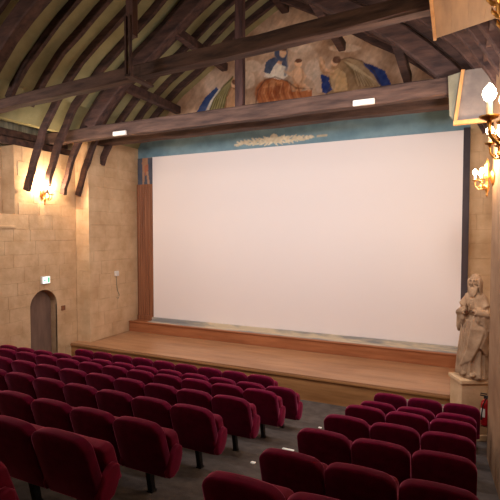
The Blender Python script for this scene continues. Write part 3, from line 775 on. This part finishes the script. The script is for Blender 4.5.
# mantle drapery sweeping from the left arm across the front, and long vertical folds
for i in range(7):
    x0 = .24-.03*i
    tube(bm, [Vector((x0, -.06-.018*i, 1.0)), Vector((x0-.02, -.13-.014*i, .8)), Vector((x0-.09, -.19, .55-.02*i)), Vector((x0-.2, -.2, .32-.02*i)), Vector((x0-.28, -.16, .16))], [.03, .034, .034, .03, .014], 8)
for i in range(5):
    x0 = -.19+.05*i
    tube(bm, [Vector((x0*.9, -.13-.01*i, .92)), Vector((x0, -.165, .6)), Vector((x0*1.15, -.185, .3)), Vector((x0*1.2, -.2, .05))], [.014, .022, .026, .03], 8)
for i in range(5):
    tube(bm, [Vector((.25-.01*i, -.02-.03*i, 1.0)), Vector((.24, -.03-.02*i, .7)), Vector((.22-.01*i, -.04-.03*i, .38+.03*i))], [.035, .036, .028], 8)
for i in range(4):   # collar folds
    tube(bm, [Vector((-.16+.02*i, -.05, 1.33-.02*i)), Vector((0, -.155-.008*i, 1.25-.045*i)), Vector((.17-.02*i, -.05, 1.33-.02*i))], [.02, .022, .02], 8)
for s in (-1, 1): ball(bm, (s*.08, -.22, .07), (.05, .09, .035), 12, 8)
body = obj('figure', bm, STAT, stt)
rm = body.modifiers.new('remesh', 'REMESH'); rm.mode = 'VOXEL'; rm.voxel_size = .0085; rm.use_smooth_shade = True
sm = body.modifiers.new('smooth', 'SMOOTH'); sm.factor = .5; sm.iterations = 2

# ------------------------------------------------------------------ fire extinguisher hung on the pedestal side
fe = thing('fire_extinguisher', 'red fire extinguisher with black hose hanging beside the statue pedestal', 'fire extinguisher', (.50, 7.62, .24), math.radians(-10)); fe.scale = (.88,)*3
bm = bmesh.new(); lathe(bm, [(.06, 0), (.078, .012), (.08, .04), (.08, .36), (.07, .41), (.045, .44), (.025, .455), (.025, .48)], 20); obj('cylinder', bm, REDP, fe, smooth=True)
bm = bmesh.new()
A = [math.radians(-150 + 12*i) for i in range(6)]
for a, b in zip(A, A[1:]):
    q = [bm.verts.new((.0815*math.cos(t), .0815*math.sin(t), z)) for t, z in ((a, .16), (b, .16), (b, .31), (a, .31))]; bm.faces.new(q)
obj('label_sticker', bm, WHITE, fe)
bm = bmesh.new(); box(bm, -.03, .03, -.02, .02, .47, .51); box(bm, -.09, .03, -.012, .012, .51, .525); box(bm, -.085, .02, -.012, .012, .545, .56); obj('valve_handle', bm, BLACK, fe)
bm = bmesh.new(); tube(bm, [(.02, -.02, .49), (.05, -.07, .56), (.02, -.10, .52), (-.03, -.105, .38), (-.05, -.1, .2), (-.05, -.095, .12)], [.011, .011, .011, .011, .012, .018], 8); obj('hose', bm, BLACK, fe)
bm = bmesh.new(); box(bm, -.02, .02, .06, .2, .3, .34); box(bm, -.06, .06, .075, .09, -.0, .36); box(bm, -.06, .06, -.06, .09, -.012, .0); obj('bracket', bm, IRON, fe)

# ------------------------------------------------------------------ wall sconces
def sconce(loc, rz, label, power, scale=1.):
    t = thing('wall_sconce', label, 'wall lamp', loc, rz, 'gilded wall sconces'); t.scale = (scale,)*3
    # local: wall at y=0, lamp projects to -y
    bm = bmesh.new(); lathe(bm, [(.01, 0), (.06, .01), (.075, .03), (.05, .05), (.02, .07)], 14)
    bmesh.ops.rotate(bm, verts=bm.verts, matrix=Matrix.Rotation(math.pi/2, 3, 'X'))
    for v_ in bm.verts: v_.co.z = v_.co.z*1.9
    obj('backplate', bm, GOLD, t, smooth=True)
    bm = bmesh.new(); lathe(bm, [(.008, -.30), (.022, -.275), (.012, -.25), (.03, -.2), (.045, -.14), (.022, -.09), (.03, -.03), (.05, .02), (.03, .07), (.018, .14), (.034, .2), (.016, .25), (.006, .3)], 12, (0, -.11, 0))
    tube(bm, [(0, -.02, 0), (0, -.11, 0)], .016, 8); obj('stem', bm, GOLD, t, smooth=True)
    for a in (-62, 0, 62):
        ca, sa = math.sin(math.radians(a)), -math.cos(math.radians(a))
        def P(r, z): return (ca*r, -.11 + sa*r, z)
        bm = bmesh.new(); tube(bm, [P(.02, -.1), P(.06, -.17), P(.12, -.18), P(.165, -.12), P(.17, -.04)], [.012, .011, .010, .010, .012], 8)
        for q in range(4):   # curled leaf ornaments
            tube(bm, [P(.05+.03*q, -.16), P(.075+.03*q, -.13), P(.07+.03*q, -.11)], [.009, .007, .003], 6)
        ar = obj('arm', bm, GOLD, t, smooth=True)
        bm = bmesh.new(); lathe(bm, [(.012, -.05), (.045, -.035), (.05, -.025), (.02, -.02)], 14, P(.17, 0)); obj('drip_pan', bm, GOLD, ar, smooth=True)
        bm = bmesh.new(); lathe(bm, [(.016, -.025), (.016, .05)], 10, P(.17, 0)); obj('candle_tube', bm, IVORY, ar)
        bm = bmesh.new(); lathe(bm, [(.01, .05), (.026, .066), (.034, .088), (.03, .112), (.016, .132), (.004, .145)], 12, P(.17, 0)); o = obj('bulb', bm, BULB, t, smooth=True)
        q = Matrix.Rotation(rz, 3, 'Z') @ (Vector(P(.17, .19))*scale) + Vector(loc)
        point('sconce_or_fill_lamp', q, power/3, WARM, .03)
    return t
sconce((XL+.003, 7.5, 4.14), math.radians(90), 'small gilded wall sconce glowing on the left stone wall', 170, .95)
for y, z, lab, p, k in ((6.75, 3.94, 'farthest gilded sconce on the right wall, near the statue', 80, .85), (4.1, 3.95, 'middle gilded sconce on the right wall, second glow from the statue', 16, .85),
                  (3.0, 3.92, 'large gilded sconce with tall leafy stem, brightest glow on the right wall', 9, 1.12)):
    sc_ = sconce((XR-.003, y, z), math.radians(-90), lab, p, k)
bm = bmesh.new(); stem = [(0, -.11, .2), (0, -.17, .36), (0, -.235, .5), (0, -.25, .64), (0, -.24, .8), (0, -.24, .95)]
tube(bm, stem, [.016, .02, .022, .026, .022, .012], 8)
for q in range(9):
    z = .34 + q*.068; y = -.165 - min(q, 3)*.025
    for a in (-70, 0, 70):
        ca, sa = math.sin(math.radians(a)), -math.cos(math.radians(a))
        tube(bm, [(0, y, z), (ca*.035, y+sa*.035, z+.012), (ca*.06, y+sa*.06, z+.04), (ca*.062, y+sa*.062, z+.06)], [.014, .014, .009, .003], 6)
obj('leafy_stem', bm, GOLD, sc_, smooth=True)

# ------------------------------------------------------------------ timber platform and hood at the upper right
pf = thing('overhead_platform', 'pale boarded platform underside projecting from the right wall overhead', 'platform', (.1, 3.8, 5.14))
for i in range(5):
    x0 = -.18 + i*.136; bm = bmesh.new(); prism(bm, [(x0, 2.6), (x0+.135, 2.6), (x0+.135, 4.86-.45*(x0+.135+.18)), (x0, 4.86-.45*(x0+.18))], 'z', 5.14, 5.18); part('plank', bm, PLY, pf)
part('edge_board', bx(-.21, -.18, 2.6, 4.87, 5.12, 5.24, bevel=.004, seg=1), PLYE, pf)
hd = thing('boxed_hood', 'grey boxed hood with pale timber edges beside the right beam end', 'panel', (.35, 7.4, 5.2))
p1 = onY(455.5, 121, 7.4); p2 = onY(463, 70, 7.4); p3 = onY(448, 76, 7.45)
bm = bmesh.new(); sweep(bm, [p1, p2], (0, 1, 0), .05, .05); part('edge_board', bm, PLYE, hd)
part('bottom_board', bx(p1.x-.03, SR, 7.36, 7.44, p1.z-.06, p1.z+.0, bevel=.004, seg=1), PLYE, hd)
bm = bmesh.new(); prism(bm, [(p1.x, p1.z), (SR, p1.z), (SR, p2.z), (p2.x, p2.z)], 'y', 7.42, 7.45); part('face_panel', bm, GREYP, hd)
bm = bmesh.new(); prism(bm, [(p1.x, p1.z), (p2.x, p2.z), (p3.x, p3.z), (p3.x+.03, p1.z+.1)], 'y', 7.46, 7.49); part('side_panel', bm, GREYB, hd)
